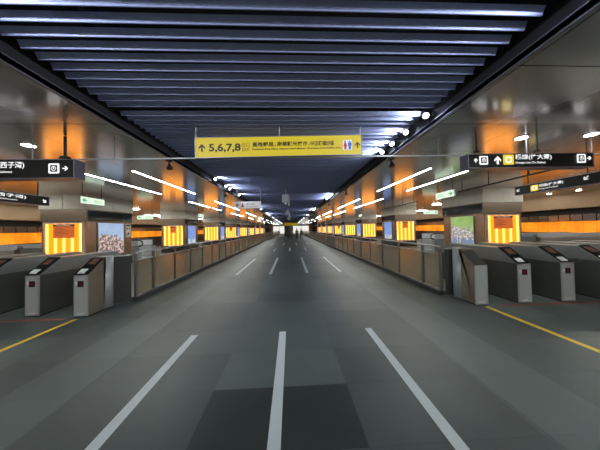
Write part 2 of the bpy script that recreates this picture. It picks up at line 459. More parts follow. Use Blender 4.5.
# small black spotlights hung under the metal edge
def hung(x, y, label):
    t = thing('hanging_spotlight', label, 'spotlight', (x, y, 3.185), 0, 'black spotlights hung under the ceiling edge')
    MB().box(-.05, .05, -.04, .04, -.03, 0).build('mount', 'black_matte', t)
    MB().cyl((0, 0, -.03), (0, 0, -.1), .012, 8).build('stem', 'black_matte', t)
    MB().cyl((0, 0, -.09), (.01, .0, -.16), .03, 12, 0, .05).cyl((.01, 0, -.16), (.014, 0, -.2), .068, 14, 0, .06).build('lamp_head', 'black_matte', t)
for sd, x in (('left', -2.66), ('right', 2.36)):
    for k in range(8):
        hung(x, 4.9+4.1*k, '%s small black spotlight hanging under the %s ceiling edge, counted from the yellow sign' % (ORD[k], sd))

# ------------------------------------------------------------------ columns with lit boxes and posters
CP = 8.15; CY = 9.2
def column(sgn, k):
    sd = 'left' if sgn < 0 else 'right'
    xi, xo = (8.3, 10.05) if sgn < 0 else (8.5, 10.25)
    y = CY+CP*k; xm = (xi+xo)/2; hw = (xo-xi)/2; D = 2.5
    where = '%s %s column from the gates' % (ORD[k], sd)
    t = thing('column', 'square brown metal column with cream head panels, '+where, 'column', (sgn*xm, y+D/2, 0), 0, 'square columns along the walkway')
    hd = D/2; si = -sgn      # si: direction of the walkway in local x
    MB().box(-hw-.02, hw+.02, -hd-.02, hd+.02, 0, .42).build('plinth', 'stone_dark', t)
    sh = MB().box(-hw, hw, -hd, hd, .42, 2.1)
    sh.build('shaft', 'brown_metal', t, .015)
    MB().box(-hw-.012, hw+.012, -hd-.03, hd+.03, 2.1, 2.6).build('dark_band', 'dark_band', t)
    xg = si*(hw+.012)
    MB().box(min(xg, xg+si*.012), max(xg, xg+si*.012), -hd+.05, hd, 2.14, 2.56).build('glass_band', 'dark_glass', t)
    hdm = MB()
    for a, b in ((-hw-.05, -.01), (.01, hw+.05)): hdm.box(a, b, -hd-.06, -hd-.02, 2.6, 3.195)
    for a, b in ((-hd-.02, -.01), (.01, hd+.05)):
        hdm.box(min(si*(hw+.02), si*(hw+.06)), max(si*(hw+.02), si*(hw+.06)), a, b, 2.6, 3.195)
        hdm.box(min(-si*(hw+.02), -si*(hw+.06)), max(-si*(hw+.02), -si*(hw+.06)), a, b, 2.6, 3.195)
    hdm.box(-hw-.02, hw+.02, -hd-.02, hd+.05, 2.62, 3.195)
    hdm.build('head_panel', 'cream_panel', t)
    # lit amber box on the face towards the viewer
    bxm = sgn*9.1 if sgn < 0 else 9.32
    l = thing('light_box', 'glowing amber light box with bright upright stripes on the '+where, 'light box', (bxm, y-.03, 0), 0, 'amber light boxes on the columns')
    f = MB(); z0, z1, w = .47, 2.06, .76
    f.box(-w, -w+.05, -.07, 0, z0, z1).box(w-.05, w, -.07, 0, z0, z1).box(-w+.05, w-.05, -.07, 0, z0, z0+.05).box(-w+.05, w-.05, -.07, 0, z1-.05, z1)
    f.build('frame', 'steel_light', l)
    bx(-w+.05, w-.05, -.05, -.01, z0+.05, z1-.05).build('lit_panel', 'amber_box', l)
    if (sgn < 0 and k in (0, 1, 3)) or (sgn > 0 and k in (0, 1, 4)):
        s = 1 if k == 0 else .55
        a, b = (-.42*s-.02*sgn, .42*s) if k == 0 else (-.22, .2)
        nb = bx(a, b, -.062, -.052, 1.43 if k == 0 else 1.5, 1.99).build('notice_board', 'notice_red', l)
        bx(a, b, -.066, -.0625, 1.90, 1.99).build('notice_header', 'notice_dark', nb)
        if k == 0:
            text('notice_lettering', '出口資訊', a+.14, b-.14, 1.915, 1.975, -.068, 'notice_white', nb, .01)
            ln = MB()
            for r in range(6):
                ln.box(a+.07, a+.07+.3+.3*((r*37) % 5)/5, -.0645, -.0625, 1.82-.055*r, 1.835-.055*r)
            ln.build('notice_lines', 'notice_dark', nb)
    # poster on the face towards the walkway
    xs = sgn*xi
    kind = ('poster_sky' if k else 'poster_blossom') if sgn < 0 else ('poster_park' if k == 0 else 'poster_sky')
    desc = {'poster_sky': 'blue sky', 'poster_blossom': 'pink blossom', 'poster_park': 'green park'}[kind]
    p = thing('wall_poster', 'framed %s poster on the walkway face of the %s' % (desc, where), 'poster', (xs-sgn*.0, y+1.22, 1.32), -sgn*PI/2*-1 if False else (PI/2 if sgn < 0 else -PI/2), 'posters on the columns')
    fr = MB(); fr.box(-.74, -.71, -.035, -.001, -.75, .75).box(.71, .74, -.035, -.001, -.75, .75).box(-.71, .71, -.035, -.001, -.75, -.72).box(-.71, .71, -.035, -.001, .72, .75)
    fr.build('frame', 'post_metal', p)
    bx(-.71, .71, -.025, -.005, -.72, .72).build('print', kind, p)
for k in range(8):
    for sgn in (-1, 1): column(sgn, k)
# small service panel beside the left poster
t = thing('service_panel', 'small pale service panel with two round dials beside the blossom poster', 'panel', (-8.3, 11.43, 1.70), PI/2)
bx(-.17, .17, -.04, -.001, -.33, .33).build('cover', 'cream_panel', t, .008)
for x in (-.07, .07): MB().cyl((x, -.04, .1), (x, -.05, .1), .04, 12).build('dial', 'black_matte', t)
MB().cyl((0, -.04, -.15), (0, -.055, -.15), .05, 12).build('speaker', 'black_matte', t)
bx(-.13, .13, -.046, -.041, .22, .29).build('header', 'black_matte', t)

# ------------------------------------------------------------------ railings
def railing(sgn):
    sd = 'left' if sgn < 0 else 'right'
    x = -3.66 if sgn < 0 else 3.48
    ys = [5.28, 5.94] if sgn < 0 else [4.94, 5.62]
    st = 1.075 if sgn < 0 else 1.27
    while ys[-1]+st < YEND-3: ys.append(ys[-1]+st)
    t = thing('railing', 'long steel railing with etched glass panels on the %s of the walkway' % sd, 'railing', (x, ys[0], 0))
    y0 = ys[0]; L = ys[-1]-y0
    bx(-.07, .07, -.03, L+.03, 0, .09).build('kerb', 'kerb_dark', t)
    MB().cyl((0, -.0, 1.12), (0, L, 1.12), .024, 10).build('handrail', 'steel', t)
    bx(-.018, .018, 0, L, .925, .955).build('panel_rail', 'steel', t)
    bx(-.02, .02, 0, L, .09, .125).build('bottom_rail', 'steel', t)
    for i, y in enumerate(ys):
        bx(-.022, .022, y-y0-.03, y-y0+.03, .09, 1.1).build('post', 'post_metal', t, .004)
        if i+1 < len(ys):
            a, b = y-y0+.03, ys[i+1]-y0-.03
            if sgn > 0 and 16.5 < y < 20.5:
                m = MB()
                q = a+.06
                while q < b: m.box(-.01, .01, q, q+.02, .125, .925); q += .09
                m.build('barred_panel', 'post_metal', t)
            else:
                bx(-.006, .006, a, b, .125, .925).build('glass_panel', 'etched_glass', t)
railing(-1); railing(1)

# ------------------------------------------------------------------ ticket gates
ang = math.atan2(.29, .40)
def slope(u0, u1, s0, s1, n0, n1):
    """box on the sloping top: u across, s up the slope (0..1 = .494 m), n outwards"""
    d = Vector((0, .40, .29)); l = d.length; d /= l; nn = Vector((0, -.29, .40)).normalized(); o = Vector((0, 0, .80))
    vs = []
    for n in (n0, n1):
        for (u, s) in ((u0, s0), (u1, s0), (u1, s1), (u0, s1)): vs.append(o+Vector((u, 0, 0))+d*(s*l)+nn*n)
    return MB().add(vs, [(0,3,2,1),(4,5,6,7),(0,1,5,4),(1,2,6,5),(2,3,7,6),(3,0,4,7)])
def gate(x, y, w, label, lit=True, end=None, L=2.3):
    t = thing('ticket_gate', label, 'ticket gate', (x, y, 0), 0, 'ticket gate cabinets')
    h = w/2
    side = 'steel_mid'
    lo = MB().box(-h, h, .012, L-.012, .02, .795)
    lo.build('lower_body', 'steel_dark' if not end else 'steel', t, .006)
    up = MB().prism([(.012, .805), (.40, 1.085), (L-.40, 1.085), (L-.012, .805)], -h, h, 'x')
    up.build('upper_housing', side if not end else 'steel', t, .006)
    bx(-h-.002, h+.002, .008, L-.008, .795, .806).build('seam_strip', 'post_metal', t)
    bx(-h+.01, h-.01, .03, L-.03, 0, .02).build('base', 'black_matte', t)
    fp = MB().box(-h, h, -.004, .012, .02, .80)
    fr = fp.build('front_plate', 'steel_light', t, .003)
    b = MB().box(-h, -h+.012, -.008, -.0042, .02, .80).box(h-.012, h, -.008, -.0042, .02, .80).box(-h+.012, h-.012, -.008, -.0042, .788, .80)
    b.build('plate_edge', 'steel', fr)
    bx(-.06, .06, -.007, -.0042, .055, .075).build('maker_plate', 'white_plastic', fr)
    slope(-h+.004, h-.004, .01, 1.02, .003, .011).build('top_deck', 'black_gloss', t)
    MB().box(-h, h, .42, L-.42, 1.0852, 1.095).build('top_cap', 'steel', t)
    if lit:
        slope(-h+.045, .045, .06, .30, .0115, .022).build('reader_pad', 'white_plastic', t, .003)
        sc = slope(-h+.05, h-.05, .52, .93, .0115, .016).build('screen', 'black_matte', t)
        for i in range(3):
            slope(-h+.07+.012*i, h-.07-.02*(i % 2), .60+.1*i, .65+.1*i, .0163, .0175).build('screen_text', 'screen_orange', sc)
        dm = bx(-.055, .055, -.010, -.0042, .575, .69).build('status_display', 'black_gloss', t)
        cr = MB()
        for s in (-1, 1):
            for q in range(7):
                a = (q-3)*.011
                cr.box(a*.8-.004, a*.8+.004, -.0125, -.0102, .632+s*a*.8-.004, .632+s*a*.8+.004)
        cr.build('red_cross', 'led_red', dm)
        bx(-h+.03, -.065, -.007, -.0042, .62, .67).build('symbol_sticker', 'white_plastic', t)
    if end:
        # rounded steel end and dark filler panel joining the railing
        e = end; xs = e*h
        MB().cyl((xs-e*.13, L+.0, .02), (xs-e*.13, L+.0, 1.085), .13, 20).build('rounded_end', 'steel', t)
        a, b_ = sorted((xs-e*.05, xs-e*.09))
        bx(a, b_, L+.12, L+.38, .02, 1.05).build('filler_panel', 'steel_dark', t)
    return t
fin = 'steel ticket gate with sloping black top and red cross, '
gate(-4.065, 4.36, .31, fin+'last one by the left railing', True, 1, .55) if False else None
# corridor-side cabinets (one sloping end, steel flank, rounded back end)
def end_gate(x, y, w, label, e, lit, Ltot, fx, fl):
    t = thing('ticket_gate', label, 'ticket gate', (x, y, 0), 0, 'ticket gate cabinets')
    h = w/2; L = Ltot
    prof = [(.012, .02), (.012, .80), (.40, 1.085), (L, 1.085), (L, .02)]
    MB().prism(prof, -h, h, 'x').build('body', 'brown_steel', t, .006)
    m = MB()
    m.box(*sorted((e*h, e*(h+.002))), .02, L, .795, .803); m.build('seam_strip', 'post_metal', t)
    fr = MB().box(-h, h, -.004, .011, .02, .80).build('front_plate', 'steel_light', t, .003)
    MB().box(-h, -h+.012, -.008, -.0042, .02, .80).box(h-.012, h, -.008, -.0042, .02, .80).box(-h+.012, h-.012, -.008, -.0042, .788, .80).build('plate_edge', 'steel', fr)
    bx(-.06, .06, -.007, -.0042, .055, .075).build('maker_plate', 'white_plastic', fr)
    slope(-h+.004, h-.004, .01, 1.0, .003, .011).build('top_deck', 'black_gloss' if lit else 'steel_dark', t)
    MB().box(-h, h, .42, L, 1.0852, 1.10).build('top_cap', 'steel', t)
    if lit:
        slope(-h+.045, .045, .06, .30, .0115, .022).build('reader_pad', 'white_plastic', t, .003)
        sc = slope(-h+.05, h-.05, .52, .93, .0115, .016).build('screen', 'black_matte', t)
        for i in range(3):
            slope(-h+.07+.012*i, h-.07-.02*(i % 2), .60+.1*i, .65+.1*i, .0163, .0175).build('screen_text', 'screen_orange', sc)
        dm = bx(-.055, .055, -.010, -.0042, .575, .69).build('status_display', 'black_gloss', t)
        cr = MB()
        for s in (-1, 1):
            for q in range(7):
                a = (q-3)*.011
                cr.box(a*.8-.004, a*.8+.004, -.0125, -.0102, .632+s*a*.8-.004, .632+s*a*.8+.004)
        cr.build('red_cross', 'led_red', dm)
        bx(-h+.03, -.065, -.007, -.0042, .62, .67).build('symbol_sticker', 'white_plastic', t)
    # round steel column at the back, then the dark filler panel against the railing
    R = .14; cx = e*(h-.10)
    bx(*sorted((-e*h, cx)), L+.001, L+R, .02, 1.08).build('back_housing', 'steel_dark', t)
    o = MB().cyl((cx, L+R+.002, .02), (cx, L+R+.002, 1.085), R, 28).build('rounded_end', 'steel_light', t)
    for p in o.data.polygons: p.use_smooth = len(p.vertices) == 4
    MB().cyl((cx, L+R+.002, 1.086), (cx, L+R+.002, 1.10), R+.004, 28).build('end_cap', 'steel', t)
    y0 = L+2*R+.004
    pr2 = [(cx-e*.04, y0), (cx+e*.02, y0), (e*(h+fx), y0+fl), (e*(h+fx-.05), y0+fl+.02)]
    MB().prism(pr2, .02, 1.06, 'z').build('filler_panel', 'panel_dark', t)
    MB().prism(pr2, 1.061, 1.085, 'z').build('filler_cap', 'steel', t)
    bx(-h+.01, h-.01, .03, L-.03, 0, .02).build('base', 'black_matte', t)
pbr('brown_steel', (.42, .36, .28), .28, .85, .1, 3)
end_gate(-4.04, 4.36, .26, fin+'next to the left railing', 1, True, .36, .19, .22)
end_gate(3.785, 4.2, .27, 'blank fronted steel ticket gate with dark sloping top next to the right railing', -1, False, .34, .11, .06)
for k, x in enumerate((-5.06, -6.03, -7.0, -7.97)):
    gate(x, 4.48, .26, fin+'%s left of the left railing' % ORD[k+1])
for k, x in enumerate((4.715, 5.645, 6.58, 7.51, 8.44)):
    gate(x, 4.22, .28, fin+'%s right of the right railing' % ORD[k+1])

# ------------------------------------------------------------------ floor markings
def mark(name, x0, x1, y0, y1, mat, label, cat, group=None, h=.003):
    o = MB().box(-(x1-x0)/2, (x1-x0)/2, 0, y1-y0, 0, h).build(name, mat); o.location = ((x0+x1)/2, y0, 0)
    tag(o, label, cat, group)
rows = [(1.0, 3.43, (-1.505, -.155, 1.195)), (7.88, 12.2, (-1.98, -.76, .57, 1.8)), (16.0, 18.6, (-1.28, -.09, 1.13)), (21.6, 25.6, (-1.98, -.76, .57, 1.8)),
        (29.5, 33, (-1.28, -.09, 1.13)), (37, 41, (-1.98, -.76, .57, 1.8)), (45, 49, (-1.28, -.09, 1.13))]
for r, (a, b, xs) in enumerate(rows):
    for i, x in enumerate(xs):
        nm = {3: ['left', 'middle', 'right'], 4: ['far left', 'inner left', 'inner right', 'far right']}[len(xs)][i]
        w = .10
        mark('floor_line', x-w/2, x+w/2, a, b, 'line_white', 'white line on the dark floor, %s one of the %s row from the viewer' % (nm, ORD[r]), 'floor line', 'white dashes along the walkway')
mark('floor_line', -4.08, -4.0, .4, 4.27, 'line_yellow', 'yellow line on the floor running up to the left gates', 'floor line')
mark('floor_line', 3.76, 3.84, .4, 4.12, 'line_yellow', 'yellow line on the floor running up to the right gates', 'floor line')
mark('floor_line', -8.6, -4.25, 4.24, 4.32, 'line_red', 'dull red strip across the floor in front of the left gates', 'floor line')
mark('floor_line', 4.09, 9.2, 4.10, 4.18, 'line_red', 'dull red strip across the floor in front of the right gates', 'floor line')

# ------------------------------------------------------------------ cross pipe and hanging signs
YS = 3.60; ZP = 2.82
t = thing('hanging_pipe', 'thin white pipe across the whole hall carrying the yellow sign and the gate signs', 'pipe', (0, YS, ZP))
pz = lambda x: .052+.0045*x
MB().cyl((-9, .22, pz(-9)), (9, .22, pz(9)), .013, 8).build('cross_pipe', 'white_plastic', t)
for x in (-5.5, -4.13, -2.85, -1.545, -.16, 1.225, 2.6, 4.22, 5.45):
    top = 3.2 if (x < SL or x > SR) else 3.5
    x *= 1.045; MB().cyl((x, .22, pz(x)+.012), (x, .22, top-ZP), .010, 8).build('hanger_rod', 'grey_plastic', t)

def Xy(px): return -1.54+(px-195)*(2.775/167)         # layout of the yellow sign
t = thing('exit_direction_sign', 'long yellow hanging sign with black exit numbers 5,6,7,8 over the walkway', 'sign', (0, YS, 0), 0)
t.rotation_euler = (0, math.radians(-.9), 0); t.location = (.045, YS, .014)
x0, x1, z0, z1 = -1.54, 1.235, 2.80, 3.145
MB().box(x0+.01, x1-.01, .0, .045, z0+.01, z1-.01).build('panel', 'sign_yellow', t)
MB().box(x0, x1, -.006, .046, z0, z0+.01).box(x0, x1, -.006, .046, z1-.01, z1).box(x0, x0+.01, -.006, .046, z0+.01, z1-.01).box(x1-.01, x1, -.006, .046, z0+.01, z1-.01).build('frame', 'sign_frame', t)
arrow_mb(Xy(202), 2.968, .125, 0).build('up_arrow', 'ink_black', t)
text('exit_numbers', '5,6,7,8', Xy(208.7), Xy(239.8), 2.885, 3.035, -.004, 'ink_black', t, .03)
text('exit_word', '出口', Xy(241), Xy(249), 2.975, 3.045, -.004, 'ink_olive', t, .0)
text('exit_word', 'EXIT', Xy(241.3), Xy(249), 2.90, 2.955, -.004, 'ink_olive', t, .01)
for s_, a, b in (('高雄郵局．', 251.5, 274.5), ('南華觀光夜市．', 276, 308.5), ('中正路婚紗區', 309.5, 333.5)):
    text('place_name', s_, Xy(a), Xy(b), 2.968, 3.05, -.004, 'ink_black', t, .022)
for s_, a, b in (('Kaohsiung Post Office,', 251.5, 277), ('Nanhua Night Market,', 278.5, 304.5), ('Zhongzheng Road Wedding Area', 306, 340)):
    text('place_name', s_, Xy(a), Xy(b), 2.905, 2.945, -.004, 'ink_black', t, .02)
ic = MB().prism(rrect(Xy(342.2), Xy(352), 2.885, 3.055, .02), -.001, -.004, 'y').build('restroom_icon', 'white_plastic', t)
for px, mt in ((344.8, 'ink_red'), (349.5, 'ink_blue')):
    x = Xy(px); g = MB().cyl((x, -.0045, 3.03), (x, -.007, 3.03), .014, 12)
    if mt == 'ink_red': g.prism([(x-.012, 3.012), (x+.012, 3.012), (x+.034, 2.945), (x-.034, 2.945)], -.0045, -.007, 'y').box(x-.018, x+.018, -.007, -.0045, 2.895, 2.945)
    else: g.box(x-.03, x+.03, -.007, -.0045, 2.955, 3.012).box(x-.019, x+.019, -.0069, -.0045, 2.895, 2.955)
    g.build('figure', mt, ic)
arrow_mb(Xy(357.3), 2.968, .10, 0).build('up_arrow', 'ink_black', t)
bx(Xy(353), Xy(353)+.002, -.002, 0.0, z0+.01, z1-.01).build('panel_joint', 'ink_olive', t)

def lift_icon(name, x0, x1, z0, z1, parent, mat='letter_white'):
    o = MB().prism(rrect(x0, x1, z0, z1, .02), -.011, -.014, 'y').build(name, mat, parent)
    cx, cz, w = (x0+x1)/2, (z0+z1)/2, (x1-x0)
    g = MB()
    g.prism(rrect(cx-w*.33, cx+w*.33, cz-w*.33, cz+w*.33, .015), -.0142, -.016, 'y')
    g.build('icon_glyph', 'sign_black' if mat == 'letter_white' else mat, o)
    h = MB()
    for q in range(12):
        a = 2*PI*q/12
        h.box(cx+w*.2*math.cos(a)-.006, cx+w*.2*math.cos(a)+.006, -.018, -.0162, cz+w*.2*math.sin(a)-.006, cz+w*.2*math.sin(a)+.006)
    h.box(cx-.008, cx+.008, -.018, -.0162, cz-.012, cz+.03)
    h.build('icon_mark', 'letter_white', o)
    return o
def line_icon(x0, x1, z0, z1, parent):
    o = MB().prism(rrect(x0, x1, z0, z1, .015), -.011, -.014, 'y').build('line_icon', 'icon_yellow', parent)
    cx, cz, w = (x0+x1)/2, (z0+z1)/2, (x1-x0)
    g = MB(); r0, r1 = w*.2, w*.33
    for q in range(16):
        a, b = 2*PI*q/16, 2*PI*(q+1)/16
        g.prism([(cx+r0*math.cos(a), cz+r0*math.sin(a)), (cx+r1*math.cos(a), cz+r1*math.sin(a)), (cx+r1*math.cos(b), cz+r1*math.sin(b)), (cx+r0*math.cos(b), cz+r0*math.sin(b))], -.0142, -.0155, 'y')
    g.build('ring', 'letter_white', o)
def case(t, x0, x1, z0, z1, dep=.16):
    MB().box(x0+.015, x1-.015, .0, dep, z0+.012, z1-.012).build('case', 'sign_black', t)
    MB().box(x0, x1, -.012, dep+.01, z0, z0+.012).box(x0, x1, -.012, dep+.01, z1-.012, z1).box(x0, x0+.015, -.012, dep+.01, z0+.012, z1-.012).box(x1-.015, x1, -.012, dep+.01, z0+.012, z1-.012).build('frame', 'sign_frame', t)
# right gate sign
def Xr(px): return 3.09+(px-468)*(2.31/126)
t = thing('gate_direction_sign', 'black backlit hanging sign above the right gates for the Daliao trains', 'sign', (0, YS, 0))
t.rotation_euler = (0, math.radians(-.3), 0); t.location = (0, YS, .0)
case(t, 3.09, 5.40, 2.565, 2.818)
arrow_mb(Xr(475.5), 2.70, .075, 0, -.011).build('up_arrow', 'letter_white', t)
lift_icon('lift_icon', Xr(479), Xr(487.5), 2.625, 2.775, t)
arrow_mb(Xr(497), 2.70, .14, 0, -.011, .004, .26).build('up_arrow', 'letter_white', t)
line_icon(Xr(502.5), Xr(513), 2.62, 2.795, t)
text('sign_lettering', '橘線(往大寮)', Xr(514.5), Xr(551), 2.695, 2.80, -.012, 'letter_white', t, .014)
text('sign_lettering', 'Orange Line (To Daliao)', Xr(514.5), Xr(544.5), 2.625, 2.672, -.012, 'letter_white', t, .01)
lift_icon('gate_icon', Xr(576.5), Xr(585.5), 2.635, 2.79, t)
arrow_mb(Xr(589), 2.715, .08, PI/2, -.011).build('right_arrow', 'letter_white', t)
for x in (3.32, 4.45): MB().box(x-.03, x+.03, .05, .09, 2.866, 2.90).box(x-.01, x+.01, .10, .12, 2.818, 2.90).cyl((x, .07, 2.9), (x, .07, 3.19), .012, 8).build('hanger', 'black_matte', t)
# left gate sign
def Xl(px): return -3.42+(px-75)*.01825
t = thing('gate_direction_sign', 'black backlit hanging sign above the left gates for the Sizihwan trains', 'sign', (0, YS, 0))
t.rotation_euler = (0, 0, 0)
case(t, -6.3, -3.42, 2.485, 2.79)
text('sign_lettering', '橘線(往西子灣)', Xl(-6.5), Xl(33.5), 2.635, 2.755, -.012, 'letter_white', t, .014)
text('sign_lettering', 'Orange Line (To Sizihwan)', Xl(-6.5), Xl(23.5), 2.565, 2.612, -.012, 'letter_white', t, .01)
lift_icon('lift_icon', Xl(53.5), Xl(62.5), 2.56, 2.72, t)
arrow_mb(Xl(67.5), 2.64, .085, PI/2, -.011).build('right_arrow', 'letter_white', t)
MB().box(-3.70, -3.60, .04, .12, 2.79, 2.86).cyl((-3.65, .08, 2.86), (-3.65, .08, 3.19), .02, 8).build('hanger', 'black_matte', t)
# signs turned to the walkway, hung beyond the gates
t = thing('platform_sign', 'black hanging sign with two corner arrows and yellow badge, over the right gates', 'sign', (6.5, 5.98, 0), -PI/2)
case(t, 0, 2.6, 2.43, 2.685, .12)
def P2(px): return (px-516)*0 + px
arrow_mb(.10, 2.56, .1, -PI*.75, -.011).build('corner_arrow', 'letter_dim', t)
line_icon(.42, .60, 2.475, 2.635, t)
text('sign_lettering', '橘線(往大寮)', .62, 1.12, 2.545, 2.63, -.012, 'letter_white', t, .014)
text('sign_lettering', 'Orange Line (To Daliao)', .62, 1.02, 2.485, 2.525, -.012, 'letter_white', t, .01)
arrow_mb(1.52, 2.585, .11, -PI*.75, -.011).build('corner_arrow', 'letter_dim', t)
for x in (.3, 1.5): MB().cyl((x, .06, 2.685), (x, .06, 3.19), .012, 8).build('hanger', 'black_matte', t)
t = thing('platform_sign', 'black hanging sign with one corner arrow, over the left gates', 'sign', (-7.5, 7.08, 0), PI/2)
case(t, -2.9, 0, 2.475, 2.755, .12)
text('sign_lettering', '橘線(往西子灣)', -1.9, -.60, 2.605, 2.715, -.012, 'letter_white', t, .014)
text('sign_lettering', 'Orange Line (To Sizihwan)', -1.9, -.80, 2.535, 2.58, -.012, 'letter_white', t, .01)
arrow_mb(-.14, 2.605, .12, PI*.75, -.011, .004, .3).build('corner_arrow', 'letter_white', t)
for x in (-2.2, -.25): MB().cyl((x, .06, 2.755), (x, .06, 3.19), .012, 8).build('hanger', 'black_matte', t)
# green exit boxes
def exit_sign(x, y, rz, right, label, z0=2.66, w=.98):
    t = thing('exit_sign', label, 'exit sign', (x, y, 0), rz, 'green and white exit signs')
    bx(-w/2, w/2, 0, .06, z0, z0+.25).build('case', 'white_plastic', t)
    bx(-w/2+.012, w/2-.012, -.006, -.0005, z0+.012, z0+.238).build('lit_face', 'exit_face', t)
    s = 1 if right else -1
    arrow_mb(s*(w/2-.15), z0+.125, .17, s*PI/2, -.007, .004, .26).build('green_arrow', 'exit_green', t)
    text('exit_lettering', '出口', -s*.2-.16, -s*.2+.16, z0+.06, z0+.19, -.008, 'exit_green', t, .0)
    for q in (-w/2+.1, w/2-.1): MB().cyl((q, .03, z0+.25), (q, .03, 3.195), .012, 8).build('hanger', 'black_matte', t)
exit_sign(-7.3, 8.36, PI/2, False, 'green arrow exit sign hanging beside the first left column')
exit_sign(5.9, 8.04, -PI/2, True, 'green arrow exit sign hanging above the right railing before the columns')
exit_sign(-9.1, 14.0, 0, False, 'green arrow exit sign hanging between the first two left columns', 2.4)
exit_sign(9.3, 14.0, 0, True, 'green arrow exit sign hanging between the first two right columns', 2.4)
exit_sign(-6.7, 16.6, PI/2, False, 'green arrow exit sign hanging beside the second left column', 2.62)
exit_sign(6.6, 20.2, -PI/2, True, 'green arrow exit sign hanging past the second right column', 2.62)
# black rail hung along the right ceiling
t = thing('hung_rail', 'long black rail hung on brackets under the right metal ceiling', 'rail', (6.5, 0, 0))
MB().cyl((0, 5.0, 2.94), (0, 8.1, 2.90), .024, 10).build('rail', 'black_matte', t)
for y in (5.6, 6.8, 7.9): MB().cyl((0, y, 2.93), (0, y, 3.19), .014, 8).build('bracket', 'black_matte', t)
t = thing('hung_rail', 'black rail hung on brackets before the second right column', 'rail', (6.9, 0, 0))
MB().cyl((0, 11.3, 2.96), (0, 16.4, 2.92), .022, 10).build('rail', 'black_matte', t)
for y in (11.8, 13, 14.3, 15.6): MB().cyl((0, y, 2.94), (0, y, 3.19), .014, 8).build('bracket', 'black_matte', t)
# small white sign and hanging display boxes further on
t = thing('white_sign', 'small pale hanging sign with dark symbols left of the walkway centre', 'sign', (0, 9.5, 0))
bx(-2.43, -1.27, 0, .05, 2.545, 2.835).build('panel', 'sign_grey', t)
for x in (-2.3, -1.29): MB().cyl((x, .03, 2.835), (x, .03, 3.55), .01, 8).build('hanger', 'grey_plastic', t)
arrow_mb(-2.28, 2.69, .15, -PI/2, -.002).build('left_arrow', 'ink_black', t)
x = -2.06; MB().cyl((x, -.001, 2.755), (x, -.006, 2.755), .025, 12).prism([(x-.02, 2.725), (x+.02, 2.725), (x+.07, 2.60), (x-.07, 2.60)], -.001, -.006, 'y').build('person_symbol', 'ink_red', t)
text('sign_lettering', '出入口', -1.90, -1.55, 2.68, 2.775, -.002, 'ink_black', t, .015)
text('sign_lettering', 'Entrance & Exit', -1.90, -1.38, 2.595, 2.635, -.002, 'ink_black', t, .01)
for k, (y, nm) in enumerate(((9.6, 'nearest'), (17.8, 'second'), (26, 'third'))):
    t = thing('hanging_display', 'small grey display box hanging on a rod over the walkway centre, %s one' % nm, 'display', (-.22, y, 0), math.radians(-12), 'display boxes over the walkway')
    bx(-.14, .12, 0, .36, 2.78, 3.14).build('case', 'grey_plastic', t, .01)
    bx(.121, .13, .02, .34, 2.66, 3.12).build('side_panel', 'white_plastic', t)
    MB().cyl((0, .15, 3.14), (0, .15, 3.56), .02, 8).build('rod', 'grey_plastic', t)
    MB().cyl((.02, .05, 2.78), (.02, .05, 2.70), .045, 12).build('camera_dome', 'white_plastic', t)
t = thing('exit_direction_sign', 'far yellow lit hanging sign at the end of the walkway', 'sign', (0, 45, 0))
bx(-1.3, 1.5, 0, .06, 2.35, 2.85).build('panel', 'sign_yellow', t)
text('exit_numbers', '5,6,7,8', -.9, -.1, 2.5, 2.7, -.004, 'ink_black', t, .02)
for x in (-1, 1.2): MB().cyl((x, .03, 2.85), (x, .03, 3.56), .02, 8).build('hanger', 'grey_plastic', t)

# ------------------------------------------------------------------ escalators between the first columns
for sgn, sd in ((-1, 'left'), (1, 'right')):
    t = thing('escalator', 'escalator top with pale flanks and black handrails between the first two %s columns' % sd, 'escalator', (sgn*9.0, 13.3, 0))
    for q, y in enumerate((0, 1.35)):
        prof = [(0, 0), (sgn*3.6, 0), (sgn*3.6, .72), (0, .72)]
        MB().prism(prof, y, y+.25, 'y').build('skirt', 'steel_light', t, .01)
        pts = []
        for k in range(9):
            a = PI/2+PI*k/8; pts.append((-sgn*-.18+sgn*.30*math.cos(a), y+.125, .93+.20*math.sin(a)))
        pts = [(sgn*3.5, y+.125, 1.13)]+pts+[(sgn*1.0, y+.125, .73)]
        MB().tube(pts, .035, 8).build('handrail', 'black_matte', t)
        MB().box(*sorted((sgn*.15, sgn*3.5)), y+.11, y+.14, .72, 1.10).build('balustrade', 'white_plastic', t)
    MB().box(*sorted((sgn*.05, sgn*3.6)), .25, 1.35, 0.0, .03).build('comb_plate', 'steel', t)
for sgn, sd in ((1, 'right'), (-1, 'left')):
    t = thing('escalator', 'low steel escalator end with pale rounded top beyond the %s gates' % sd, 'escalator', (sgn*11.6, 9.2, 0))
    for y in (0, 1.2):
        MB().box(-.5 if sgn > 0 else -2.5, 2.5 if sgn > 0 else .5, y, y+.22, 0, 1.0).build('skirt', 'steel_mid', t, .02)
        MB().prism(rrect(-.62 if sgn > 0 else -2.5, 2.5 if sgn > 0 else .62, 1.0, 1.16, .075, 5), y+.02, y+.2, 'y').build('handrail', 'grey_plastic', t)

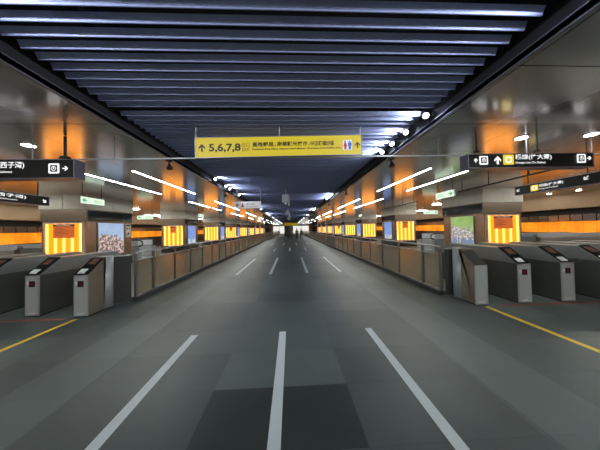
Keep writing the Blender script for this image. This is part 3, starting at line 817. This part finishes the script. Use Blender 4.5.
# ------------------------------------------------------------------ far end of the hall
for i, (a, b, nm) in enumerate(((-6.2, -1.9, 'left'), (.9, 6.5, 'right'))):
    t = thing('shop_front', 'bright white lit shop front at the far end of the hall, %s one' % nm, 'shop front', ((a+b)/2, YEND, 0))
    h = (b-a)/2
    bx(-h, h, -.06, -.01, .1, 2.7).build('lit_glass', 'shop_white', t)
    MB().box(-h, h, -.12, -.01, 0, .1).box(-h, h, -.12, -.01, 2.7, 3.0).box(-h-.1, -h, -.12, -.01, 0, 3.0).box(h, h+.1, -.12, -.01, 0, 3.0).box(-.05, .05, -.1, -.061, .1, 2.7).build('frame', 'post_metal', t)
t = thing('column', 'dark slim column standing in the middle of the far walkway', 'column', (-.95, 52, 0))
bx(-.55, .55, -.4, .4, 0, 2.3).build('shaft', 'steel_dark', t); bx(-.6, .6, -.45, .45, 0, .2).build('plinth', 'stone_dark', t); bx(-.6, .6, -.45, .45, 2.3, 3.5).build('head_panel', 'dark_band', t)

def person(x, y, rz, label, top, sc=1., ph=1):
    J = {'pel': (0,0,.94), 'che': (0,.01,1.25), 'nk': (0,0,1.46), 'hd': (0,-.02,1.56), 'ht': (0,-.02,1.68),
         'hl': (-.10,0,.90), 'kl': (-.11,-.12*ph,.50), 'al': (-.11,-.10*ph+.06,.09), 'tl': (-.12,-.26*ph+.06,.04),
         'hr': (.10,0,.90), 'kr': (.11,.06*ph,.50), 'ar': (.11,.30*ph,.12), 'tr': (.12,.20*ph,.04),
         'sl': (-.18,0,1.40), 'el': (-.24,.07*ph,1.12), 'wl': (-.25,-.02,.86), 'fl': (-.25,-.05,.75),
         'sr': (.18,0,1.40), 'er': (.24,-.03*ph,1.12), 'wr': (.25,-.12*ph,.88), 'fr': (.25,-.16*ph,.78)}
    R = {'pel':.15,'che':.16,'nk':.06,'hd':.085,'ht':.08,'hl':.095,'kl':.062,'al':.045,'tl':.035,'hr':.095,'kr':.062,'ar':.045,'tr':.035,
         'sl':.07,'el':.045,'wl':.034,'fl':.03,'sr':.07,'er':.045,'wr':.034,'fr':.03}
    E = [('pel','che'),('che','nk'),('nk','hd'),('hd','ht'),('pel','hl'),('hl','kl'),('kl','al'),('al','tl'),('pel','hr'),('hr','kr'),('kr','ar'),('ar','tr'),
         ('che','sl'),('sl','el'),('el','wl'),('wl','fl'),('che','sr'),('sr','er'),('er','wr'),('wr','fr')]
    ks = list(J); me = bpy.data.meshes.new('body'); me.from_pydata([J[k] for k in ks], [(ks.index(a), ks.index(b)) for a, b in E], [])
    o = bpy.data.objects.new('body', me); C.objects.link(o)
    m = o.modifiers.new('skin', 'SKIN'); m.use_smooth_shade = True
    for i, k in enumerate(ks): me.skin_vertices[0].data[i].radius = (R[k], R[k]*(.75 if k in ('che', 'pel') else 1))
    me.skin_vertices[0].data[0].use_root = True
    s = o.modifiers.new('sub', 'SUBSURF'); s.levels = 2; s.render_levels = 2
    bpy.context.view_layer.update()
    m2 = bpy.data.meshes.new_from_object(o.evaluated_get(DG())); bpy.data.objects.remove(o)
    m2.materials.clear()
    for q in ('skin', top, 'trousers', 'black_matte'): m2.materials.append(MATS[q])
    for p in m2.polygons:
        z = p.center.z; x_ = abs(p.center.x)
        p.material_index = 3 if z < .1 else (2 if z < .92 and x_ < .2 else (0 if (z < .86 and x_ > .2) or z > 1.47 else 1)); p.use_smooth = True
    zmin = min(v.co.z for v in m2.vertices)
    t = thing('person', label, 'person', (x, y, 0), rz); t.scale = (sc,)*3
    b = bpy.data.objects.new('body', m2); C.objects.link(b); b.parent = t; b.location = (0, 0, -zmin)
    hm = MB(); n = 10
    vs = []
    for i in range(6):
        a = PI/2*i/5
        for k in range(n):
            c = 2*PI*k/n; vs.append((.098*math.cos(a)*math.cos(c), .01+.108*math.cos(a)*math.sin(c), 1.63+.13*math.sin(a)-(.08 if i == 0 and math.sin(c) > -.3 else 0)))
    fs = [(i*n+k, i*n+(k+1) % n, (i+1)*n+(k+1) % n, (i+1)*n+k) for i in range(5) for k in range(n)]
    h = hm.add(vs, fs).build('hair', 'hair', t); h.location = (0, 0, -zmin)
person(.95, 33.5, PI*.95, 'person in dark clothes walking away down the far walkway, left of the pair', 'coat', .98, 1)
person(1.65, 34.3, PI*1.05, 'person in a dark coat walking away down the far walkway, right of the pair', 'coat', .95, -1)

# ------------------------------------------------------------------ light and camera
w = bpy.data.worlds.new('World'); SC.world = w; w.use_nodes = True
w.node_tree.nodes['Background'].inputs[0].default_value = (.7, .8, 1, 1); w.node_tree.nodes['Background'].inputs[1].default_value = .03

def cam():
    yaw, pit, rol = map(math.radians, (2.49, 1.03, 1.2))
    f = Vector((math.sin(yaw)*math.cos(pit), math.cos(yaw)*math.cos(pit), math.sin(pit)))
    R = Vector((math.cos(yaw), -math.sin(yaw), 0)); U = R.cross(f)
    r = R*math.cos(rol)-U*math.sin(rol); u = U*math.cos(rol)+R*math.sin(rol)
    c = bpy.data.cameras.new('camera'); c.sensor_width = 36; c.sensor_fit = 'HORIZONTAL'; c.lens = 217/600*36; c.clip_start = .05; c.clip_end = 200
    o = bpy.data.objects.new('camera', c); C.objects.link(o)
    M = Matrix((r, u, -f)).transposed().to_4x4(); M.translation = (0, 0, 1.6)
    o.matrix_world = M; SC.camera = o
cam()
v = SC.view_settings; v.view_transform = 'Standard'; v.look = 'None'; v.exposure = EV; v.gamma = 1; v.use_curve_mapping = False
try:
    SC.cycles.use_denoising = True; SC.cycles.use_light_tree = True; SC.cycles.max_bounces = 8; SC.cycles.transparent_max_bounces = 24
    SC.cycles.sample_clamp_indirect = 4
except Exception: pass
